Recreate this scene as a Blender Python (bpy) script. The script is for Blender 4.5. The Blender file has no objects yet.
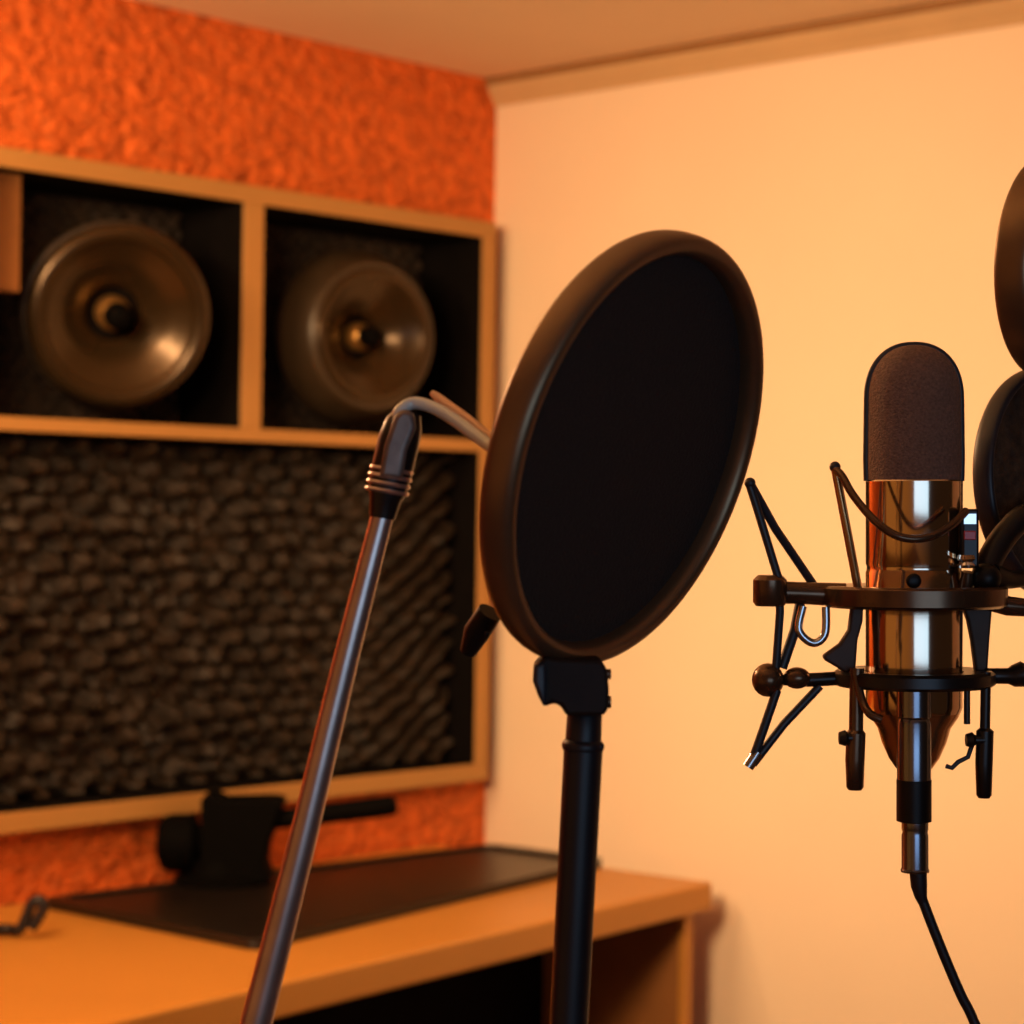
import bpy, bmesh, math
from mathutils import Vector as V, Matrix, noise

scn = bpy.context.scene
COL = scn.collection
PI = math.pi

# ------------------------------------------------------------------ camera frame
F = 2200.0                      # focal length in pixels of a 1024 frame
ROLL = math.radians(0.9)
EYE = V((0, 0, 1.4))
CR = V((math.cos(ROLL), 0, math.sin(ROLL)))
CU = V((-math.sin(ROLL), 0, math.cos(ROLL)))
CF = V((0, 1, 0))

def ray(px, py):
    return CF + CR * ((px - 512) / F) + CU * ((512 - py) / F)

def at(px, py, d):
    return EYE + ray(px, py) * d

def hit(px, py, p0, n):
    r = ray(px, py)
    return EYE + r * ((p0 - EYE).dot(n) / r.dot(n))

# ------------------------------------------------------------------ materials
def mat(name, col, rough=.5, metal=0.0, bump=0.0, scale=40, detail=4, var=0.0, var_scale=None,
        coat=0.0, wave=None, spec=None, sheen=0.0):
    m = bpy.data.materials.new(name)
    m.use_nodes = True
    nt = m.node_tree
    b = nt.nodes['Principled BSDF']
    b.inputs['Base Color'].default_value = (*col, 1)
    b.inputs['Roughness'].default_value = rough
    b.inputs['Metallic'].default_value = metal
    b.inputs['Coat Weight'].default_value = coat
    if spec is not None:
        b.inputs['Specular IOR Level'].default_value = spec
    tc = nt.nodes.new('ShaderNodeTexCoord')
    src = None
    if bump or var:
        n = nt.nodes.new('ShaderNodeTexNoise')
        n.inputs['Scale'].default_value = var_scale or scale
        n.inputs['Detail'].default_value = detail
        nt.links.new(tc.outputs['Object'], n.inputs['Vector'])
        src = n
        if wave:
            w = nt.nodes.new('ShaderNodeTexWave')
            w.inputs['Scale'].default_value = wave[0]
            w.inputs['Distortion'].default_value = wave[1]
            w.inputs['Detail'].default_value = 3
            mp = nt.nodes.new('ShaderNodeMapping')
            mp.inputs['Rotation'].default_value = wave[2]
            mp.inputs['Scale'].default_value = wave[3]
            nt.links.new(tc.outputs['Object'], mp.inputs['Vector'])
            nt.links.new(mp.outputs['Vector'], w.inputs['Vector'])
            src = w
    if var:
        r = nt.nodes.new('ShaderNodeValToRGB')
        r.color_ramp.elements[0].position = .3
        r.color_ramp.elements[1].position = .7
        r.color_ramp.elements[0].color = (*[c * (1 - var) for c in col], 1)
        r.color_ramp.elements[1].color = (*[min(1, c * (1 + var)) for c in col], 1)
        nt.links.new(src.outputs['Fac'], r.inputs['Fac'])
        nt.links.new(r.outputs['Color'], b.inputs['Base Color'])
    if bump:
        n2 = nt.nodes.new('ShaderNodeTexNoise')
        n2.inputs['Scale'].default_value = scale
        n2.inputs['Detail'].default_value = detail
        nt.links.new(tc.outputs['Object'], n2.inputs['Vector'])
        bp = nt.nodes.new('ShaderNodeBump')
        bp.inputs['Strength'].default_value = bump
        bp.inputs['Distance'].default_value = .01
        nt.links.new(n2.outputs['Fac'], bp.inputs['Height'])
        nt.links.new(bp.outputs['Normal'], b.inputs['Normal'])
    return m

M = {}
M['plaster'] = mat('peach_plaster', (.88, .72, .54), .9, bump=.04, scale=60, var=.02, var_scale=3)
M['ceiling'] = mat('ceiling_paint', (.84, .66, .46), .9, bump=.04, scale=50, var=.02, var_scale=3)
M['orange'] = mat('orange_stucco', (.72, .145, .018), .8, bump=1.0, scale=34, var=.26, var_scale=38, detail=3)
M['floor'] = mat('floor_boards', (.16, .08, .035), .5, var=.3, scale=10, wave=(2.0, 3.0, (0, 0, .4), (1, 12, 1)))
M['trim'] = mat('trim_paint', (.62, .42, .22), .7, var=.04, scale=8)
M['trim_shade'] = mat('trim_shadow_gap', (.30, .15, .05), .6, var=.1, scale=12)
M['wood'] = mat('honey_pine', (.50, .26, .075), .5, var=.07, scale=2.5, detail=2)
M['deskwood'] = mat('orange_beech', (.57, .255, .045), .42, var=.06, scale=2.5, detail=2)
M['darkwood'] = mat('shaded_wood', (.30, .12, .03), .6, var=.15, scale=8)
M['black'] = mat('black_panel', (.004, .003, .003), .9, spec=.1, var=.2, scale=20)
M['foam'] = mat('charcoal_foam', (.017, .0092, .0044), .60, bump=.6, scale=90, var=.65, var_scale=26)
M['foam_back'] = mat('dark_foam', (.024, .014, .008), .92, bump=.8, scale=60, var=.5, var_scale=35)
M['cone'] = mat('bronze_cone', (.050, .030, .013), .26, .55, var=.06, scale=12)
M['surround'] = mat('rubber_surround', (.045, .029, .016), .38, var=.1, scale=20)
M['gold'] = mat('gold_plug', (.55, .30, .09), .35, .8, var=.05, scale=20)
M['plastic'] = mat('black_plastic', (.006, .005, .005), .42, var=.15, scale=30, spec=.25)
M['satin'] = mat('satin_black', (.011, .008, .007), .33, var=.15, scale=30, spec=.4)
M['ring'] = mat('satin_bronze_black', (.20, .125, .065), .36, .7, var=.12, scale=25)
M['fabric'] = mat('pop_mesh', (.020, .012, .008), .95, bump=.3, scale=700, var=.12, var_scale=500)
M['post'] = mat('blue_black_paint', (.008, .008, .011), .42, var=.12, scale=25, spec=.4)
M['steel'] = mat('worn_steel', (.56, .44, .39), .30, .85, var=.12, scale=60)
M['chrome'] = mat('polished_chrome', (.80, .76, .72), .12, 1.0, var=.03, scale=30)
M['chrome_cool'] = mat('satin_chrome', (.55, .58, .62), .22, 1.0, var=.05, scale=40)
M['mic_body'] = mat('warm_nickel', (.80, .64, .48), .13, 1.0, var=.03, scale=20)
M['copper'] = mat('copper_nickel', (.62, .34, .14), .22, .9, var=.06, scale=20)
M['grille'] = mat('brown_mesh', (.20, .118, .085), .75, .1, bump=.5, scale=800, var=.3, var_scale=650)
M['mesh2'] = mat('speckled_mesh', (.055, .032, .016), .8, .1, bump=.6, scale=150, var=.6, var_scale=120)
M['mount'] = mat('bronze_black_metal', (.13, .075, .042), .25, .7, var=.2, scale=60)
M['cord'] = mat('blue_black_cord', (.018, .022, .030), .4, var=.15, scale=80)
M['cable'] = mat('cable_rubber', (.008, .008, .012), .45, var=.1, scale=60)
M['matte'] = mat('matte_black', (.002, .0018, .0018), .75, var=.15, scale=30, spec=.05)
M['neck'] = mat('dull_neck_chrome', (.66, .70, .62), .28, .15, var=.1, scale=60)
M['neck_rod'] = mat('brass_rod', (.85, .52, .28), .3, .2, var=.1, scale=60)
M['plate'] = mat('scuffed_plate', (.22, .17, .14), .42, .6, var=.25, scale=90)
M['bracket'] = mat('bronze_bracket', (.055, .032, .022), .55, .3, var=.2, scale=60)
M['barrel'] = mat('blue_steel', (.24, .27, .34), .22, 1.0, var=.05, scale=40)
M['clamp'] = mat('brown_black_clamp', (.018, .011, .008), .6, .0, var=.2, scale=60, spec=.2)
M['red'] = mat('red_enamel', (.55, .05, .05), .3, var=.1, scale=40)

# trowel strokes in the stucco: a coarse stretched noise added to the fine bump
_nt = M['orange'].node_tree
_b = [n for n in _nt.nodes if n.type == 'BUMP'][0]
_b.inputs['Distance'].default_value = .014
_tc = [n for n in _nt.nodes if n.type == 'TEX_COORD'][0]
_mp = _nt.nodes.new('ShaderNodeMapping')
_mp.inputs['Rotation'].default_value = (.6, .7, .75)
_mp.inputs['Scale'].default_value = (3, 16, 22)
_n = _nt.nodes.new('ShaderNodeTexNoise')
_n.inputs['Scale'].default_value = 1.6
_n.inputs['Distortion'].default_value = 1.2
_b2 = _nt.nodes.new('ShaderNodeBump')
_b2.inputs['Strength'].default_value = .9
_b2.inputs['Distance'].default_value = .022
_nt.links.new(_tc.outputs['Object'], _mp.inputs['Vector'])
_nt.links.new(_mp.outputs['Vector'], _n.inputs['Vector'])
_nt.links.new(_n.outputs['Fac'], _b2.inputs['Height'])
_nt.links.new(_b2.outputs['Normal'], _b.inputs['Normal'])

# ------------------------------------------------------------------ mesh helpers
def frame_of(d):
    d = d.normalized()
    a = V((0, 0, 1)) if abs(d.z) < .9 else V((1, 0, 0))
    x = d.cross(a).normalized()
    return x, d.cross(x).normalized(), d

def add_tube(bm, pts, rad, n=14, cap=True):
    pts = [V(p) for p in pts]
    rads = rad if isinstance(rad, (list, tuple)) else [rad] * len(pts)
    rings = []
    x = None
    for i, p in enumerate(pts):
        d = (pts[min(i + 1, len(pts) - 1)] - pts[max(i - 1, 0)]).normalized()
        if x is None:
            x = frame_of(d)[0]
        x = (x - d * x.dot(d)).normalized()
        y = d.cross(x)
        rings.append([bm.verts.new(p + (x * math.cos(2 * PI * k / n) + y * math.sin(2 * PI * k / n)) * rads[i]) for k in range(n)])
    for a, b in zip(rings, rings[1:]):
        for k in range(n):
            bm.faces.new((a[k], a[(k + 1) % n], b[(k + 1) % n], b[k]))
    if cap:
        bm.faces.new(rings[0][::-1]); bm.faces.new(rings[-1])
    return bm

def spline(pts, per=8):
    pts = [V(p) for p in pts]
    out = []
    for i in range(len(pts) - 1):
        p0 = pts[max(i - 1, 0)]; p1 = pts[i]; p2 = pts[i + 1]; p3 = pts[min(i + 2, len(pts) - 1)]
        for k in range(per):
            t = k / per
            out.append(.5 * ((2 * p1) + (p2 - p0) * t + (2 * p0 - 5 * p1 + 4 * p2 - p3) * t * t + (3 * p1 - p0 - 3 * p2 + p3) * t ** 3))
    out.append(pts[-1])
    return out

def add_lathe(bm, origin, axis, prof, n=48, closed=False, xdir=None):
    """prof: list of (radius, height along axis)"""
    x, y, d = frame_of(axis)
    if xdir is not None:
        x = (xdir - d * xdir.dot(d)).normalized(); y = d.cross(x)
    rings = []
    for r, h in prof:
        c = origin + d * h
        if r < 1e-6:
            rings.append([bm.verts.new(c)])
        else:
            rings.append([bm.verts.new(c + (x * math.cos(2 * PI * k / n) + y * math.sin(2 * PI * k / n)) * r) for k in range(n)])
    pairs = list(zip(rings, rings[1:]))
    if closed:
        pairs.append((rings[-1], rings[0]))
    for a, b in pairs:
        for k in range(n):
            q = []
            for vv in (a[k % len(a)], a[(k + 1) % len(a)], b[(k + 1) % len(b)], b[k % len(b)]):
                if vv not in q:
                    q.append(vv)
            if len(q) > 2:
                try:
                    bm.faces.new(q)
                except ValueError:
                    pass
    return bm

def add_prism(bm, bottom, up):
    """polygon of points extruded by vector up"""
    b = [bm.verts.new(V(p)) for p in bottom]
    t = [bm.verts.new(V(p) + up) for p in bottom]
    n = len(b)
    bm.faces.new(b[::-1]); bm.faces.new(t)
    for k in range(n):
        bm.faces.new((b[k], b[(k + 1) % n], t[(k + 1) % n], t[k]))
    return bm

def add_box(bm, o, ex, ey, ez):
    return add_prism(bm, [o, o + ex, o + ex + ey, o + ey], ez)

def add_ball(bm, c, r, ax=None, sq=1.0, n=18):
    ax = ax or V((0, 0, 1))
    prof = [(r * math.sin(PI * k / 10), -r * sq * math.cos(PI * k / 10)) for k in range(11)]
    return add_lathe(bm, c, ax, prof, n)

def new():
    return bmesh.new()

BASE = {}
def obj(name, bm, material, parent=None, smooth=True, bevel=0.0, label=None):
    bmesh.ops.recalc_face_normals(bm, faces=bm.faces)
    if parent is None:
        xs = [v.co for v in bm.verts]
        base = V((sum(v.x for v in xs) / len(xs), sum(v.y for v in xs) / len(xs), min(v.z for v in xs)))
    else:
        base = BASE[parent.name]
    for v in bm.verts:
        v.co -= base
    me = bpy.data.meshes.new(name)
    bm.to_mesh(me); bm.free()
    me.materials.append(material)
    o = bpy.data.objects.new(name, me)
    COL.objects.link(o)
    if parent is None:
        o.location = base
    else:
        o.parent = parent
    BASE[o.name] = base
    if smooth:
        for p in me.polygons:
            p.use_smooth = True
        try:
            me.set_sharp_from_angle(angle=math.radians(38))
        except Exception:
            pass
    if bevel:
        bv = o.modifiers.new('bevel', 'BEVEL'); bv.width = bevel; bv.segments = 3; bv.limit_method = 'ANGLE'
    if label:
        o['label'] = label
    return o

def thing(name, label, cat, loc, group=None):
    o = bpy.data.objects.new(name, None)
    o.empty_display_size = .05
    COL.objects.link(o)
    o.location = loc
    BASE[o.name] = V(loc)
    tag(o, label, cat, group)
    return o

def tag(o, label, cat, group=None):
    o['label'] = label; o['category'] = cat
    if group:
        o['group'] = group
    return o

def struct(name, bm, material, smooth=False, bevel=0):
    o = obj(name, bm, material, None, smooth, bevel)
    o['kind'] = 'structure'
    return o

Z = V((0, 0, 1))

# ------------------------------------------------------------------ room
TH = math.atan(2064 / F)
E1 = V((math.sin(TH), math.cos(TH), 0))           # along the orange wall, towards the corner
N1 = V((math.cos(TH), -math.sin(TH), 0))          # out of the orange wall = along the peach wall
corner = at(490, 513, 4.4); corner.z = 0
CEIL = at(498, 81, 4.4).z
DESK = 0.75
def W(s, o, z):                                   # s back from the corner, o out from the orange wall
    return corner - E1 * s + N1 * o + Z * z

struct('floor', add_box(new(), W(5.2, -.24, -.1), E1 * 5.32, N1 * 4.72, Z * .1), M['floor'])
struct('ceiling', add_box(new(), W(5.2, -.24, CEIL), E1 * 5.32, N1 * 4.72, Z * .1), M['ceiling'])
struct('wall_right', add_box(new(), W(0, -.24, 0), E1 * .12, N1 * 4.72, Z * CEIL), M['plaster'])
# cornice on the peach wall
bm = new()
prof = [(0, 0), (.006, 0), (.012, .012), (.020, .022), (.026, .034), (.026, .040), (0, .040)]
P0 = W(0, 0, CEIL - .052)
add_prism(bm, [P0 - E1 * a + Z * b for a, b in prof], N1 * 4.4)
struct('trim_1', bm, M['trim'])
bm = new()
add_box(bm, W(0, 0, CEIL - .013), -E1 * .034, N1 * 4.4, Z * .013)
struct('trim_2', bm, M['trim_shade'])  # dark brown strip painted in as the shadow gap above the cornice

# ------------------------------------------------------------------ wall cabinet
DEP = .05; BK = DEP - .19                       # front and back planes: the box is let into a niche of the orange wall
FP = W(0, DEP, 0)                                 # point on the front plane
def fpx(px, py):                                  # pixel -> (s, z) on the front plane
    p = hit(px, py, FP, N1)
    q = p - corner
    return -q.dot(E1), p.z
sR, zT = fpx(497, 223)
_, zTi = fpx(489, 238)
_, zB = fpx(487, 780)
_, zBi = fpx(487, 763)
sRi, _ = fpx(481, 400)
sD0, _ = fpx(263, 320)
sD1, _ = fpx(243, 320)
_, zS1 = fpx(240, 428)
_, zS0 = fpx(240, 441)
sA, _ = fpx(20, 320)
sL = fpx(-330, 400)[0]
sE0 = fpx(-8, 320)[0]; sE1 = sE0 + (sD1 - sD0)
FT = .005                                         # face frame thickness
def cab_box(bm, s0, s1, o0, o1, z0, z1):
    return add_box(bm, W(s1, o0, z0), E1 * (s1 - s0), N1 * (o1 - o0), Z * (z1 - z0))

# the orange wall with its niche
bm = new()
ga = .003
cab_box(bm, 0, sR - ga, -.24, 0, 0, CEIL)
cab_box(bm, sL + ga, 5.2, -.24, 0, 0, CEIL)
cab_box(bm, sR - ga, sL + ga, -.24, 0, 0, zB - ga)
cab_box(bm, sR - ga, sL + ga, -.24, 0, zT + ga, CEIL)
cab_box(bm, sR - ga, sL + ga, -.24, BK - .004, zB - ga, zT + ga)
struct('wall_left', bm, M['orange'])

cab = thing('wall_cabinet', 'pine framed open wall cabinet with two speaker cubbies above a long foam filled bay', 'cabinet', W((sR + sL) / 2, DEP / 2, zB))
bm = new()
cab_box(bm, sR, sL, BK, BK + .012, zB, zT)
o = obj('back_panel', bm, M['black'], cab, False)
def cabpart(name, m, *a, bevel=.002):
    return obj(name, cab_box(new(), *a), m, cab, False, bevel)
T2 = DEP - FT
cabpart('top_board', M['black'], sR, sL, BK + .012, T2, zTi, zT)
cabpart('bottom_board', M['black'], sR, sL, BK + .012, T2, zB, zBi)
cabpart('side_board', M['black'], sR, sRi, BK + .012, T2, zBi, zTi)
cabpart('side_board', M['black'], sL - .02, sL, BK + .012, T2, zBi, zTi)
cabpart('shelf', M['black'], sRi, sL - .02, BK + .012, T2, zS0, zS1)
cabpart('divider', M['black'], sD0, sD1, BK + .012, T2, zS1, zTi)
cabpart('divider', M['black'], sE0, sE1, BK + .012, T2, zS1, zTi)
cabpart('top_rail', M['wood'], sR, sL, T2, DEP, zTi, zT)
cabpart('bottom_rail', M['wood'], sR, sL, T2, DEP, zB, zBi)
cabpart('shelf_rail', M['wood'], sRi, sL - .02, T2, DEP, zS0, zS1)
cabpart('stile', M['wood'], sR, sRi, T2, DEP, zBi, zTi)
cabpart('stile', M['wood'], sL - .02, sL, T2, DEP, zBi, zTi)
cabpart('stile', M['wood'], sD0, sD1, T2, DEP, zS1, zTi)
cabpart('stile', M['wood'], sE0, sE1, T2, DEP, zS1, zTi)
# brown board standing at the left inside the left cubby
_q = hit(21, 220, W(0, T2 - .035, 0), N1); sb0 = -(_q - corner).dot(E1)
zb0 = hit(18, 292, W(0, T2 - .035, 0), N1).z
cabpart('side_cheek', M['darkwood'], sb0, sE0 - .001, T2 - .05, T2 - .035, zb0, zTi - .001)

# foam linings ------------------------------------------------------
def foam(name, s0, s1, z0, z1, o_base, amp, pitch, step, label, m, ridge=False, seed=0):
    bm = new()
    nu = int((s1 - s0) / step); nv = int((z1 - z0) / step)
    grid = []
    for i in range(nu + 1):
        row = []
        for j in range(nv + 1):
            s = s0 + (s1 - s0) * i / nu; z = z0 + (z1 - z0) * j / nv
            w = noise.noise_vector(V((s * 9, z * 9, seed))) * .010
            uu, vv = s + w.x, z + w.y
            a = math.sin(2 * PI * uu / pitch) * math.sin(2 * PI * vv / pitch)
            h = .5 + .5 * math.tanh(3.2 * a)
            ci = (math.floor(2 * uu / pitch), math.floor(2 * vv / pitch))
            rc = noise.noise(V((ci[0] * 3.71 + .3, ci[1] * 5.13 + .7, seed + 1.5)))
            h = h * min(1.15, max(.15, .72 + .8 * rc + .35 * noise.noise(V((s * 40, z * 40, seed + 3)))))
            if ridge:
                t = min(1, max(0, (s - s0 - .10) / .28)); t = t * t * (3 - 2 * t)
                q = (uu * .72 + vv * 1.0)
                r = .5 + .5 * math.sin(2 * PI * q / (pitch * .72))
                r = r * (.8 + .35 * noise.noise(V((s * 30, z * 30, seed + 7))))
                h = h * t + r * (1 - t)
            edge = i in (0, nu) or j in (0, nv)
            row.append(bm.verts.new(W(s, o_base + (0 if edge else .006 + amp * h), z)))
        grid.append(row)
    for i in range(nu):
        for j in range(nv):
            bm.faces.new((grid[i][j], grid[i + 1][j], grid[i + 1][j + 1], grid[i][j + 1]))
    # closed back
    bm.faces.new([grid[i][0] for i in range(nu + 1)] + [grid[nu][j] for j in range(1, nv + 1)] +
                 [grid[i][nv] for i in range(nu - 1, -1, -1)] + [grid[0][j] for j in range(nv - 1, 0, -1)])
    o = obj(name, bm, m, None, True)
    tag(o, label, 'acoustic foam')
    return o

foam('acoustic_foam_panel', sRi + .004, sL - .026, zBi + .003, zS0 - .003, DEP - .105, .052, .066, .0055,
     'long dark egg crate foam panel filling the lower bay of the wall cabinet', M['foam'], True, 1)
foam('acoustic_foam_panel', sD1 + .004, sE0 - .004, zS1 + .003, zTi - .003, BK + .0125, .012, .04, .006,
     'dark foam lining behind the left speaker in the pine cabinet', M['foam_back'], False, 5)
foam('acoustic_foam_panel', sRi + .004, sD0 - .004, zS1 + .003, zTi - .003, BK + .0125, .012, .04, .006,
     'dark foam lining behind the right speaker in the pine cabinet', M['foam_back'], False, 9)

# ------------------------------------------------------------------ speakers
def camvec(r, u, f):                               # right, up, towards the scene
    return (CR * r + CU * u + CF * f).normalized()

def speaker(px, py, o, Rpx, axis, label, fat=False):
    c = hit(px, py, W(0, o, 0), N1)
    d = (c - EYE).dot(CF)
    R = Rpx * d / F
    t = thing('speaker_driver', label, 'speaker', V((c.x, c.y, c.z - R)), 'speakers in the pine cabinet')
    bm = new()
    if fat:
        pr = [(0, -.74), (.5, -.74), (.62, -.73), (1.12, -.71), (1.20, -.66), (1.235, -.58), (1.22, -.48), (1.15, -.32), (1.07, -.12), (1.03, -.03), (1.0, -.01), (.95, -.02), (.93, -.05)]
    else:
        pr = [(0, -.56), (.50, -.56), (.56, -.52), (.66, -.44), (.98, -.42), (1.01, -.39), (1.02, -.34), (1.01, -.30), (1.01, -.275), (.96, -.27), (.94, -.20), (.90, -.14)]
    add_lathe(bm, c, axis, [(a * R, b * R) for a, b in pr], 80)
    obj('basket', bm, M['surround'], t)
    bm = new()
    if fat:
        pr = [(.865 + .070 * math.cos(PI * k / 12), .04 * math.sin(PI * k / 12) - .03) for k in range(13)]
    else:                                          # wide rolled lip that turns back over the surround
        pr = [(.895 + .105 * math.cos(PI * k / 14 - .9), .11 * math.sin(PI * k / 14 - .9) - .11) for k in range(19)]
        pr = [p for p in pr if p[0] > .80]
    for k in range(1, 15):                         # concave bowl
        r = .795 - (.795 - .36) * k / 14
        pr.append((r, (-.03 if fat else -.06) - .46 * (.795 ** 2 - r ** 2) - .7 * max(0, .60 - r) ** 1.5))
    h = pr[-1][1]
    pr += [(.325, h - .03), (.298, h - .07), (.285, h - .13), (.28, h - .20)]
    add_lathe(bm, c, axis, [(a * R, b * R) for a, b in pr], 96)
    cone = obj('cone', bm, M['cone'], t)
    bm = new()
    zb = (h - .16) * R
    add_lathe(bm, c, axis, [(.275 * R, zb), (0, zb - .01 * R)], 48)
    obj('throat', bm, M['black'], cone)
    bm = new()
    add_lathe(bm, c, axis, [(.19 * R, zb - .01 * R), (.195 * R, zb + .12 * R), (.18 * R, zb + .20 * R), (.13 * R, zb + .25 * R), (0, zb + .265 * R)], 40)
    plug = obj('phase_plug', bm, M['gold'], cone, label='gold phase plug')
    bm = new()
    add_lathe(bm, c, axis, [(.115 * R, zb + .24 * R), (.145 * R, zb + .28 * R), (.15 * R, zb + .40 * R), (.135 * R, zb + .48 * R), (.08 * R, zb + .53 * R), (0, zb + .545 * R)], 40)
    obj('tip', bm, M['matte'], plug, label='black plug tip')
    return t

speaker(121, 318, DEP - .005, 93, camvec(.40, -.22, -1), 'round bronze speaker driver with gold plug in the left cubby, facing forward')
speaker(375, 336, DEP - .002, 72, camvec(.78, -.04, -1), 'round dark speaker driver with thick surround in the right cubby, turned rightwards', True)

# ------------------------------------------------------------------ desk
def dpx(px, py, z=DESK):
    return hit(px, py, V((0, 0, z)), Z)
FR = dpx(713, 882); FL = dpx(102, 1024)
dd = (FR - FL).normalized()                        # along the front edge, away from camera
pp = V((-dd.y, dd.x, 0))                           # towards the orange wall
L = 2.3
TK = .05
def wall_dist(p):
    return (p - corner).dot(N1)
# back edge runs along the wall, 8 mm clear of it
def to_wall(p, gap=.008):
    t = (wall_dist(p) - gap) / -pp.dot(N1)
    return p + pp * t
BR = to_wall(FR); 
# keep the back right corner clear of the peach wall
lim = (corner - BR).dot(E1)
FLL = FR - dd * L
BL = to_wall(FLL)
desk = thing('desk', 'orange beech desk under the wall cabinet with a thick front edge and panel leg', 'desk', ((FR + BL) / 2).xy.to_3d())
bm = new()
add_prism(bm, [FR - Z * TK, BR - Z * TK, BL - Z * TK, FLL - Z * TK], Z * TK)
obj('desk_top', bm, M['deskwood'], desk, False, .006)
depR = (BR - FR).length
p0 = FR - dd * .055 + pp * .035; p0.z = 0
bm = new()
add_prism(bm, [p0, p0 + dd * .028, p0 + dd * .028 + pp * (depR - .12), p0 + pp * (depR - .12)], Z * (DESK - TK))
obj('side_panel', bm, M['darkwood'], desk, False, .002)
bm = new()
add_prism(bm, [p0 - pp * .012, p0 + dd * .028 - pp * .012, p0 + dd * .028, p0], Z * (DESK - TK))
obj('edge_band', bm, M['deskwood'], desk, False, .002)
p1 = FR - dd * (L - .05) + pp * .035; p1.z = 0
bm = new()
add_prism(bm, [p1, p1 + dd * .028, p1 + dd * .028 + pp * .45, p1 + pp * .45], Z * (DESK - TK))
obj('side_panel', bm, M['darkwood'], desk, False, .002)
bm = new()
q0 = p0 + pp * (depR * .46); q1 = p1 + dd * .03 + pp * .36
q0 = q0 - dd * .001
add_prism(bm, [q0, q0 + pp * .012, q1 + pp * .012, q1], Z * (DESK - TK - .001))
obj('dark_void_panel', bm, M['black'], desk, False)  # black sheet added to stand in for the dark void under the desk

# ------------------------------------------------------------------ black tray on the desk
def rounded(poly, r, n=6):
    out = []
    for i, p in enumerate(poly):
        a = (poly[i - 1] - p).normalized(); b = (poly[(i + 1) % len(poly)] - p).normalized()
        s = p + a * r; e = p + b * r
        for k in range(n + 1):
            t = k / n
            out.append(s * (1 - t) ** 2 + p * 2 * t * (1 - t) + e * t * t)
    return out
tp = [dpx(40, 908), dpx(256, 952), dpx(607, 867), dpx(492, 852)]
tp = [V((p.x, p.y, DESK)) for p in tp]
# keep it clear of the wall
for i in (0, 3):
    w = wall_dist(tp[i])
    if w < .03:
        tp[i] += N1 * (.03 - w)
tray = thing('desk_tray', 'low black flat tray with a raised lip lying on the beech desk', 'tray', (tp[0] + tp[2]) / 2)
cen = sum(tp, V()) / 4
bm = new()
add_prism(bm, rounded([p + Z * .0006 for p in tp], .03), Z * .010)
obj('base_plate', bm, M['satin'], tray, True, .002)
bm = new()
outer = rounded(tp, .03); inner = rounded([p + (cen - p) * .055 for p in tp], .028)
n = len(outer)
vs = [[bm.verts.new(p + Z * h) for p in ring_] for ring_, h in ((outer, .010), (outer, .017), (inner, .017), (inner, .010))]
for a, b in zip(vs, vs[1:] + vs[:1]):
    for k in range(n):
        bm.faces.new((a[k], a[(k + 1) % n], b[(k + 1) % n], b[k]))
obj('lip', bm, M['satin'], tray, True)

# corners of the lit strip of desk behind the tray; not drawn
sp = [dpx(300, 872), dpx(470, 846), dpx(478, 841), dpx(300, 862)]
# curled cable loop at the left of the tray
bm = new()
d1 = (dpx(24, 937) - EYE).dot(CF) - .012
def on_desk(px, py):
    p = dpx(px, py); return V((p.x, p.y, DESK + .011))
add_tube(bm, spline([on_desk(-60, 946), on_desk(0, 937), at(18, 930, d1), at(26, 918, d1), at(31, 905, d1), at(39, 900, d1), at(43, 906, d1), at(40, 916, d1), at(31, 928, d1)], 8), .0085, 12)
tag(obj('desk_cable', bm, M['cable'], None), 'short black cable with a curled end at the left of the desk tray', 'cable')

# ------------------------------------------------------------------ black swivel head on the tray
hb = dpx(235, 888)
hd = (hb - EYE).dot(CF)
S = hd / F
hz = DESK + .0112
head = thing('swivel_head', 'black swivel head with round knob and horizontal handle standing on the desk tray', 'stand', V((hb.x, hb.y, hz)))
def hp(px, py, dd_=0):
    return at(px, py, hd + dd_)
bm = new()
prof_px = [(200, 884), (200, 800), (207, 793), (222, 801), (256, 800), (271, 800), (283, 802), (276, 822), (267, 846), (264, 866), (270, 884)]
pts = [hp(x, y, -.05) for x, y in prof_px]
add_prism(bm, pts, CF * .09)
obj('housing', bm, M['matte'], head, True, .006)
bm = new()
kc = hp(205, 843, 0)
add_lathe(bm, kc, -CR, [(0, 0), (.022, 0), (.028, .008), (28 * S, 10 * S), (29 * S, 14 * S), (29 * S, 34 * S), (26 * S, 42 * S), (18 * S, 46 * S), (0, 47 * S)], 40)
obj('knob', bm, M['matte'], head)
bm = new()
pb = hp(222, 893, 0); pb.z = hz
add_lathe(bm, V((pb.x, pb.y, hz)), Z, [(0, 0), (48 * S, 0), (48 * S, 4 * S), (44 * S, 7 * S), (34 * S, 9 * S), (30 * S, 24 * S), (0, 24 * S)], 40)
obj('foot', bm, M['matte'], head)
bm = new()
add_tube(bm, [hp(255, 822, -.01), hp(300, 817, -.02), hp(389, 806, -.02), hp(394, 805, -.02), hp(397, 804.5, -.02)], [9 * S, 10 * S, 10.5 * S, 9.5 * S, 6 * S], 20)
obj('handle', bm, M['matte'], head)

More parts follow.
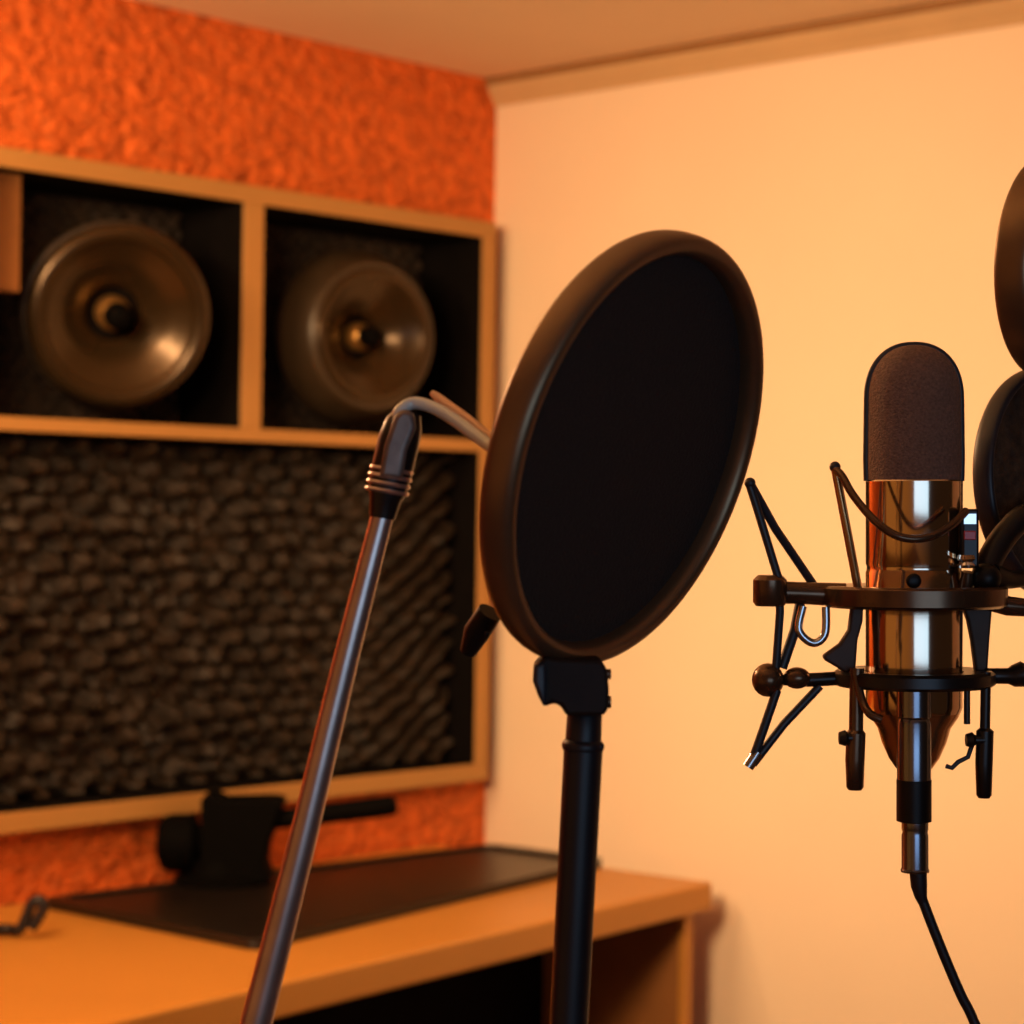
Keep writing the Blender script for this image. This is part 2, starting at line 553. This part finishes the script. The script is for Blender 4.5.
# ------------------------------------------------------------------ pop filter (large, in front)
def pop(name, cpx, cpy, d, R, rin, T, nrm, label, fabric, ringm, fab_off=-.3, seg=96):
    c = at(cpx, cpy, d)
    t = thing(name, label, 'pop filter', c)
    bm = new()
    rr = (R - rin) / 2; cm = (R + rin) / 2
    pr = []
    for k in range(28):                             # super-ellipse section
        a = 2 * PI * k / 28
        ca, sa = math.cos(a), math.sin(a)
        e = .8
        pr.append((cm + rr * math.copysign(abs(ca) ** e, ca), T / 2 * math.copysign(abs(sa) ** e, sa)))
    add_lathe(bm, c, nrm, pr, seg, closed=True)
    ring = obj('hoop', bm, ringm, t)
    bm = new()
    add_lathe(bm, c, nrm, [(0, fab_off * T - .0006), (rin + .001, fab_off * T - .0006), (rin + .001, fab_off * T + .0006), (0, fab_off * T + .0006)], seg)
    obj('mesh_screen', bm, fabric, t)
    return t, c

al = math.radians(57); tl = math.radians(20.5)
PN = camvec(math.cos(tl) * math.sin(al), -math.sin(tl) * math.sin(al), -math.cos(al))
PD = 1.02
PR = 224 * PD / F
pf, pc = pop('pop_filter', 630, 451, PD, PR, PR * .90, .018, PN,
             'large round black pop filter, tilted, in the middle on a black post', M['fabric'], M['ring'], -.05)
# tightening screw on the back of the hoop
bm = new()
kb = at(478, 628, PD + .02)
add_tube(bm, [at(490, 612, PD + .02), at(477, 632, PD + .025), at(468, 652, PD + .03)], [.006, .0065, .004], 16)
add_ball(bm, at(487, 634, PD + .015), 3.2 * PD / F, None, 1)
obj('clamp_screw', bm, M['plastic'], pf)

# ------------------------------------------------------------------ black post holding it
def floor_pt(p, dirv):
    return p + dirv * ((0 - p.z) / dirv.z)
ptop = at(585, 716, PD); plow = at(569, 1024, PD)
pdir = (plow - ptop).normalized()
pbot = floor_pt(ptop, pdir)
k = PD / F
post = thing('post_stand', 'straight black post stand with a clamp head gripping the big pop filter from below', 'stand', pbot)
bm = new()
add_tube(bm, [ptop + pdir * .014, pbot + Z * .02], [19.5 * k, 17 * k], 28)
obj('pole', bm, M['post'], post)
bm = new()
ax = -pdir
add_lathe(bm, at(583, 746, PD), ax, [(17 * k, -6 * k), (20.5 * k, -4 * k), (21.5 * k, 0), (20.5 * k, 4 * k), (18 * k, 6 * k), (17.5 * k, 34 * k), (16 * k, 36 * k), (0, 36 * k)], 36)
add_ball(bm, at(600, 747, PD - .004), 4.5 * k, None, 1)
obj('collar', bm, M['post'], post)
bm = new()
add_prism(bm, [at(x, y, PD - .018) for x, y in [(534, 668), (545, 656), (560, 659), (600, 660), (607, 668), (609, 688), (609, 708), (604, 716), (566, 716), (561, 706), (552, 703), (545, 708), (537, 690)]], CF * .036)
jaw = obj('clamp_head', bm, M['clamp'], post, True, .003)
bm = new()
add_prism(bm, [at(x, y, PD - .0215) for x, y in [(534, 664), (546, 662), (547, 690), (545, 709), (538, 696), (533, 682)]], CF * .014)
obj('clamp_lever', bm, M['cord'], jaw, True, .002)
bm = new()
add_tube(bm, [at(596, 702, PD - .012), at(611, 702, PD - .012)], 6 * k, 16)
add_tube(bm, [at(598, 674, PD - .014), at(611, 674, PD - .014)], 5 * k, 16)
obj('clamp_bolt', bm, M['mount'], jaw)
bm = new()
add_lathe(bm, V((pbot.x, pbot.y, 0)), Z, [(0, 0), (.13, 0), (.13, .012), (.12, .02), (.03, .028), (.02, .04), (0, .04)], 48)
obj('base', bm, M['post'], post)

# ------------------------------------------------------------------ slanted steel stand with bent neck
GD = 1.0
g = GD / F
a0 = at(385, 505, GD); a1 = at(300, 850, GD); a2 = at(257, 1020, GD)
gd = (a2 - a1).normalized()
gb = floor_pt(a2, gd)
gs = thing('gooseneck_stand', 'slanted bare steel stand whose bent neck reaches the left rim of the big pop filter', 'stand', gb)
bm = new()
pts = spline([a0, at(347, 655, GD), a1, a2], 6) + [gb + Z * .015]
rads = [(11 + 5 * min(1, i / 18)) * g for i in range(len(pts))]
add_tube(bm, pts, rads, 24)
obj('tube', bm, M['steel'], gs)
bm = new()
sd = (at(385, 512, GD) - at(400, 425, GD)).normalized()
add_tube(bm, [at(x, y, GD) for x, y in [(382, 518), (385, 500), (387, 492), (392, 470), (399, 440), (404, 424), (410, 411)]],
         [v * g for v in (13, 16, 19, 21, 21, 19, 12)], 28)
sl = obj('sleeve', bm, M['satin'], gs)
bm = new()
for x, y in [(387.0, 491), (388.5, 484), (390, 477), (391.5, 470)]:
    c = at(x, y, GD)
    add_lathe(bm, c, -sd, [(19 * g, -2.4 * g), (21.6 * g, -2.0 * g), (22.6 * g, 0), (21.6 * g, 2.0 * g), (19 * g, 2.4 * g)], 32)
obj('grip_ring', bm, M['steel'], sl)
bm = new()
add_prism(bm, [at(x, y, GD - .0105) for x, y in [(378, 478), (384, 445), (394, 416), (402, 408), (414, 412), (416, 428), (407, 450), (402, 480)]], CF * .006)
obj('cover_plate', bm, M['plate'], sl, True, .0025)
bm = new()
add_tube(bm, spline([at(398, 425, GD - .004), at(400, 411, GD - .004), at(413, 403, GD - .002), at(432, 407, GD - .006), at(452, 418, GD - .015), at(474, 434, GD - .028), at(495, 450, GD - .042)], 8), 6.2 * g, 20)
obj('neck', bm, M['neck'], gs)
bm = new()
add_tube(bm, [at(432, 393, GD + .004), at(437, 397, GD + .002), at(465, 417, GD - .012), at(494, 440, GD - .028)], [3.2 * g, 4.6 * g, 4.6 * g, 4.6 * g], 14)
obj('neck_rod', bm, M['neck_rod'], gs)
bm = new()
add_lathe(bm, V((gb.x, gb.y, 0)), Z, [(0, 0), (.12, 0), (.12, .012), (.11, .02), (.03, .026), (.018, .035), (0, .035)], 48)
obj('base', bm, M['post'], gs)

# ------------------------------------------------------------------ condenser microphone
MD = 1.25
m = MD / F
mc = lambda y, d=0, x=914: at(x, y, MD + d)
mic = thing('condenser_microphone', 'condenser microphone with brown domed mesh head and polished nickel body held in the shock mount', 'microphone', mc(780))
bm = new()
pr = [(0, -1 * m), (46.5 * m, -1 * m), (47 * m, 20 * m), (46.3 * m, 80 * m)]
for i in range(1, 15):
    a = PI / 2 * i / 14
    e = 2 / 2.25
    pr.append((46.3 * m * math.cos(a) ** e if i < 14 else 0, (80 + 55 * math.sin(a) ** e) * m))
add_lathe(bm, mc(480), CU, pr, 64)
obj('mesh_grille', bm, M['grille'], mic)
bm = new()
arch = [(r + .6 * m, h) for r, h in pr[1:]]
pth = [mc(480) + CR * r + CU * h for r, h in arch] + [mc(480) - CR * r + CU * h for r, h in arch[::-1][1:]]
add_tube(bm, pth, 3.4 * m, 10)
obj('grille_frame', bm, M['cord'], mic)
bm = new()
add_lathe(bm, mc(480), CU, [(0, 0), (46.5 * m, 0), (48 * m, -1.5 * m), (48 * m, -84 * m), (47 * m, -86 * m), (47 * m, -90 * m), (48 * m, -92 * m), (48 * m, -226 * m), (46 * m, -232 * m), (0, -232 * m)], 72)
body = obj('body', bm, M['mic_body'], mic)
bm = new()
add_lathe(bm, mc(581, -47.2 * m), -CF, [(0, 2.0 * m), (5 * m, 2.0 * m), (7 * m, 1 * m), (7.5 * m, 0), (7.5 * m, -2 * m)], 24)
obj('switch', bm, M['plastic'], body, label='small dark switch button')
bm = new()
add_lathe(bm, mc(712), CU, [(0, 2 * m), (46 * m, 2 * m), (44 * m, -4 * m), (36 * m, -16 * m), (32 * m, -30 * m), (25 * m, -46 * m), (18 * m, -56 * m), (0, -57 * m)], 56)
obj('base_cone', bm, M['copper'], mic)
fo = -.030
bm = new()
add_lathe(bm, mc(780, fo), CU, [(0, 0), (16.5 * m, 0), (16.5 * m, 56 * m), (15 * m, 60 * m), (16.8 * m, 62 * m), (16.8 * m, 89 * m), (0, 90 * m)], 40)
obj('connector_barrel', bm, M['barrel'], mic)
# link that carries the barrel
# ------------------------------------------------------------------ cable
cab2 = thing('microphone_cable', 'thin black cable with a plug hanging from the bottom of the condenser microphone', 'cable', mc(900, fo))
bm = new()
add_lathe(bm, mc(822, fo), CU, [(0, 0), (14 * m, 0), (17 * m, 1 * m), (17 * m, 41.5 * m), (0, 41.8 * m)], 40)
obj('plug_sleeve', bm, M['plastic'], cab2)
bm = new()
add_lathe(bm, mc(872, fo, 915), CU, [(0, 0), (13.5 * m, 0), (14 * m, 2 * m), (13 * m, 4 * m), (13 * m, 36 * m), (12 * m, 39 * m), (13 * m, 42 * m), (13 * m, 50.5 * m), (0, 50.5 * m)], 40)
obj('plug_shell', bm, M['barrel'], cab2)
bm = new()
add_tube(bm, [mc(871, fo, 918), mc(886, fo, 919), mc(897, fo, 921), mc(902, fo, 923)], [8.5 * m, 8 * m, 6 * m, 5 * m], 20)
obj('strain_relief', bm, M['cable'], cab2)
bm = new()
pts = [mc(896, fo, 921), mc(925, fo, 932), mc(960, fo, 946), mc(995, fo, 961), mc(1024, fo, 975), mc(1120, fo, 1012), at(1062, 1400, MD + .15)]
e = at(1050, 2200, MD + .35); e.z = .012
e2 = e + V((-.15, .55, 0))
pts += [e + Z * .15, e + V((.04, .05, .0)), e2]
add_tube(bm, spline(pts, 8), 5.0 * m, 12)
obj('cord', bm, M['cable'], cab2)

# ------------------------------------------------------------------ shock mount
sm = thing('shock_mount', 'dark metal shock mount cradle with angled cords gripping the condenser microphone', 'shock mount', mc(680))
def P(x, y, d=0):
    return at(x, y, MD + d)
# upper ring
bm = new()
R1 = 92 * m
add_lathe(bm, mc(596), CU, [(50 * m, -9 * m), (60 * m, -11 * m), (R1 - 5 * m, -11 * m), (R1, -8 * m), (R1, 8 * m), (R1 - 4 * m, 10.5 * m), (60 * m, 10 * m), (50 * m, 9 * m)], 72, closed=True)
obj('upper_ring', bm, M['mount'], sm)
bm = new()
add_tube(bm, [P(757, 592), P(762, 592), P(800, 593), P(845, 595)], [8 * m, 12 * m, 11 * m, 12 * m], 20)
obj('upper_arm', bm, M['mount'], sm)
bm = new()
add_lathe(bm, P(770, 592, -.004), CU, [(0, -14 * m), (14 * m, -14 * m), (17 * m, -10 * m), (17 * m, 12 * m), (12 * m, 17 * m), (0, 17 * m)], 28)
obj('end_cap', bm, M['mount'], sm)
bm = new()
add_tube(bm, [P(990, 600), P(1008, 606), P(1030, 608), P(1122, 612, .08)], [11 * m, 10 * m, 9 * m, 9 * m], 18)
obj('upper_arm', bm, M['mount'], sm)
# lower ring
bm = new()
R2 = 80 * m
add_lathe(bm, mc(678), CU, [(49 * m, -7 * m), (R2 - 4 * m, -8 * m), (R2, -5 * m), (R2, 5 * m), (R2 - 4 * m, 8 * m), (49 * m, 7 * m)], 64, closed=True)
obj('lower_ring', bm, M['satin'], sm)
bm = new()
add_tube(bm, [P(775, 680), P(808, 680), P(845, 678)], [5 * m, 7 * m, 7 * m], 16)
la = obj('lower_arm', bm, M['satin'], sm)
bm = new()
add_ball(bm, P(768, 680, -.002), 17 * m, CR, .95, 20)
add_ball(bm, P(797, 678, -.002), 11 * m, CR, 1.25, 20)
obj('bead', bm, M['mount'], la)
bm = new()
add_tube(bm, [P(985, 676), P(1008, 676), P(1013, 676), P(1022, 674), P(1030, 674), P(1122, 676, .08)], [8 * m, 8 * m, 11 * m, 13 * m, 7 * m, 7 * m], 16)
obj('lower_arm', bm, M['satin'], sm)
# cords
def cord(pts, r=4.2, mm='cord', nm='cord', sp=False):
    bm = new()
    q = [P(*p) for p in pts]
    add_tube(bm, spline(q, 8) if sp else q, r * m, 12)
    return obj(nm, bm, M[mm], sm)
cord([(749, 483, -.01), (757, 508, -.01), (779, 580, -.008), (780, 612, -.006), (776, 668, -.004)], 4.2)
cord([(750, 483, -.01), (775, 528, 0), (817, 590, .014)], 4.4)
bm = new(); add_ball(bm, P(750, 483, -.01), 5.6 * m); obj('cord_end', bm, M['cord'], sm)
cord([(800, 604, .004), (795, 630, 0), (782, 668, -.002)], 5.2)
cord([(777, 690, -.006), (764, 728, -.006), (752, 762, -.004)], 4.6)
cord([(820, 686, 0), (784, 724, -.002), (753, 764, -.004)], 4.4)
bm = new(); add_tube(bm, [P(758, 752, -.004), P(748, 767, -.004)], 6 * m, 14); obj('cord_end', bm, M['chrome_cool'], sm)
# bail wire
cord([(835, 467, -.02), (846, 525, -.018), (858, 588, -.012)], 4.4, 'copper', 'bail_leg')
cord([(834, 468, -.02), (842, 476, -.026), (853, 495, -.034), (872, 518, -.044), (893, 534, -.050), (914, 539, -.051), (935, 535, -.048), (953, 524, -.040), (966, 511, -.030)], 4.0, 'mount', 'bail_wire', True)
bm = new(); add_ball(bm, P(835, 467, -.02), 5.6 * m); obj('cord_end', bm, M['cord'], sm)
# right hand clamp post
bm = new()
add_box(bm, P(962, 568, -.024), CR * 17 * m, CF * 16 * m, CU * 58 * m)
cl = obj('clamp_post', bm, M['satin'], sm, True, .0015)
bm = new()
add_box(bm, P(964, 540, -.0245), CR * 12 * m, CF * 4 * m, CU * 9 * m)
obj('clamp_label', bm, M['red'], cl, True, .0006)
bm = new()
add_box(bm, P(964, 524, -.0245), CR * 12 * m, CF * 4 * m, CU * 10 * m)
add_lathe(bm, P(967, 562, -.020), CU, [(0, -6 * m), (9 * m, -6 * m), (10 * m, -3 * m), (8 * m, 0), (10 * m, 3 * m), (9 * m, 7 * m), (0, 7 * m)], 20)
obj('clamp_nut', bm, M['chrome'], cl)
bm = new()
add_tube(bm, [P(968, 572, -.018), P(966, 585, -.016), P(965, 604, -.014)], [6 * m, 7 * m, 8 * m], 16)
obj('clamp_stem', bm, M['mount'], cl)
# small chrome link below the upper arm
cord([(803, 606, -.004), (799, 630, -.004), (813, 643, -.004), (825, 634, -.004), (826, 607, -.004)], 4.2, 'chrome_cool', 'link', True)
# bracket horn
bm = new()
add_prism(bm, [P(x, y, -.012) for x, y in [(852, 605), (864, 605), (863, 622), (858, 640), (856, 668), (846, 674), (838, 668), (826, 661), (823, 656), (840, 644), (849, 630)]], CF * .008)
obj('bracket', bm, M['bracket'], sm, True, .0015)
bm = new()
add_prism(bm, [P(x, y, .0) for x, y in [(962, 604), (993, 604), (990, 640), (988, 672), (976, 672), (972, 640), (968, 620)]], CF * .008)
obj('bracket', bm, M['bracket'], sm, True, .0015)
# hanging pegs
def peg(x, y0, y1, y2, r0, r1, kx, ky, mm):
    bm = new()
    add_tube(bm, [P(x, y0, -.022), P(x - 1, y1, -.022), P(x - 1, y1 + 3, -.022), P(x - 2, (y1 + y2) / 2, -.022), P(x - 2, y2 - 3, -.022), P(x - 2, y2, -.022)],
             [r0 * m, r0 * m, r1 * m, r1 * m, (r1 - 1) * m, (r1 - 3) * m], 18)
    o = obj('peg', bm, M[mm], sm)
    bm = new()
    add_tube(bm, [P(x, ky, -.024), P(kx + 3, ky, -.024), P(kx, ky, -.024), P(kx - 6, ky, -.024)], [5 * m, 5 * m, 8 * m, 6 * m], 16)
    obj('thumb_screw', bm, M['satin'], o)
peg(857, 668, 730, 790, 7, 9.5, 845, 738, 'mount')
peg(986, 672, 728, 798, 5, 8.5, 972, 740, 'satin')
cord([(856, 676, -.024), (862, 700, -.028), (870, 714, -.034), (882, 720, -.036)], 4.2, 'mount', 'brace', True)
cord([(967, 684, -.024), (967, 724, -.024)], 3.2, 'satin', 'pin')
cord([(973, 742, -.022), (968, 757, -.022), (958, 762, -.022), (952, 768, -.022), (946, 766, -.022)], 2.4, 'cord', 'safety_clip')

# ------------------------------------------------------------------ round screens at the right edge
n2 = camvec(-.60, -.05, -.80)
pf2, c2 = pop('pop_filter', 1058, 266, MD + .06, 113 * (MD + .06) / F, 104 * (MD + .06) / F, .020, camvec(.80, -.08, -.62),
              'plain black pop filter disc at the upper right, above the speckled one', M['satin'], M['ring'], .18)
pf3, c3 = pop('pop_filter', 1051, 482, MD + .085, 116 * (MD + .085) / F, 106 * (MD + .085) / F, .014, camvec(.66, .06, -.75),
              'round pop filter with speckled brown mesh and grey rim, behind the shock mount at right', M['mesh2'], M['cord'], .30)
# ------------------------------------------------------------------ stand outside the right edge that carries the mount
sb = at(1128, 600, MD + .08)
ms = thing('microphone_stand', 'black boom stand with curved bracket carrying the shock mount at the right edge', 'stand', V((sb.x, sb.y, 0)))
bm = new()
add_tube(bm, [V((sb.x, sb.y, .02)), V((sb.x, sb.y, 1.62))], .009, 20)
obj('pole', bm, M['post'], ms)
bm = new()
add_lathe(bm, V((sb.x, sb.y, 0)), Z, [(0, 0), (.13, 0), (.13, .012), (.12, .02), (.03, .028), (.018, .04), (0, .04)], 48)
obj('base', bm, M['post'], ms)
bm = new()
add_tube(bm, spline([at(983, 580, MD - .012), at(992, 556, MD - .006), at(1008, 532, MD), at(1030, 515, MD + .01), at(1070, 520, MD + .05), at(1126, 560, MD + .08)], 8), [13 * m] * 41, 20)
arm = obj('curved_bracket', bm, M['satin'], ms)
bm = new()
add_ball(bm, at(986, 578, MD - .016), 15 * m, CF, 1, 24)
add_tube(bm, [at(990, 574, MD - .014), at(1010, 580, MD), at(1034, 578, MD + .02)], [12 * m, 9 * m, 8 * m], 16)
obj('bracket_knob', bm, M['plastic'], arm)

# ------------------------------------------------------------------ lights
def area(name, loc, target, size, size_y, power, col, spread=None):
    l = bpy.data.lights.new(name, 'AREA')
    l.shape = 'RECTANGLE'; l.size = size; l.size_y = size_y
    l.energy = power; l.color = col
    if spread: l.spread = spread
    o = bpy.data.objects.new(name, l); COL.objects.link(o)
    o.location = loc
    o.rotation_euler = (V(target) - V(loc)).to_track_quat('-Z', 'Y').to_euler()
    return o
def point(name, loc, r, power, col):
    l = bpy.data.lights.new(name, 'POINT')
    l.shadow_soft_size = r; l.energy = power; l.color = col
    o = bpy.data.objects.new(name, l); COL.objects.link(o)
    o.location = loc
    return o
lampL = W(1.95, .45, CEIL - .25)
point('warm_lamp', lampL, .055, 25, (1, .60, .29))
area('warm_wash', W(2.35, .80, CEIL - .30), W(0, .9, 1.25), .3, .3, 15, (1, .60, .29))
area('warm_fill', W(2.7, 1.7, CEIL - .35), W(0, .75, 1.15), .45, .45, 11, (1, .60, .29), math.radians(70))  # unseen fill added to weaken the cabinet's shadow on the peach wall
area('ceiling_fill', W(2.7, 1.9, 1.62), W(2.68, 1.89, CEIL), .4, .4, 6, (1, .60, .29))  # unseen light added to brighten the ceiling and fill the room
area('cool_strip', (.42, -.32, 1.36), (.24, 1.25, 1.32), .95, .5, 3.4, (.40, .66, 1))

w = bpy.data.worlds.new('room_glow'); scn.world = w
w.use_nodes = True
nt = w.node_tree
bg = nt.nodes['Background']
tc = nt.nodes.new('ShaderNodeTexCoord')
sep = nt.nodes.new('ShaderNodeSeparateXYZ')
rp = nt.nodes.new('ShaderNodeValToRGB')
mr = nt.nodes.new('ShaderNodeMapRange')
mr.inputs['From Min'].default_value = -1; mr.inputs['From Max'].default_value = 1
nt.links.new(tc.outputs['Generated'], sep.inputs['Vector'])
nt.links.new(sep.outputs['X'], mr.inputs['Value'])
nt.links.new(mr.outputs['Result'], rp.inputs['Fac'])
rp.color_ramp.elements[0].position = .1; rp.color_ramp.elements[0].color = (1.0, .36, .07, 1)
rp.color_ramp.elements[1].position = .75; rp.color_ramp.elements[1].color = (.07, .032, .014, 1)
nt.links.new(rp.outputs['Color'], bg.inputs['Color'])
bg.inputs['Strength'].default_value = .32

# ------------------------------------------------------------------ camera
cd = bpy.data.cameras.new('camera')
cd.sensor_width = 36; cd.lens = F / 1024 * 36
cd.clip_start = .05
cd.dof.use_dof = True
cd.dof.focus_distance = 1.2
cd.dof.aperture_fstop = 10.5
co = bpy.data.objects.new('camera', cd); COL.objects.link(co)
mm_ = Matrix.Identity(4)
for i, vv in enumerate((CR, CU, -CF)):
    mm_[0][i], mm_[1][i], mm_[2][i] = vv
mm_[0][3], mm_[1][3], mm_[2][3] = EYE
co.matrix_world = mm_
scn.camera = co
scn.view_settings.view_transform = 'Standard'
scn.view_settings.look = 'None'
scn.view_settings.exposure = -0.1
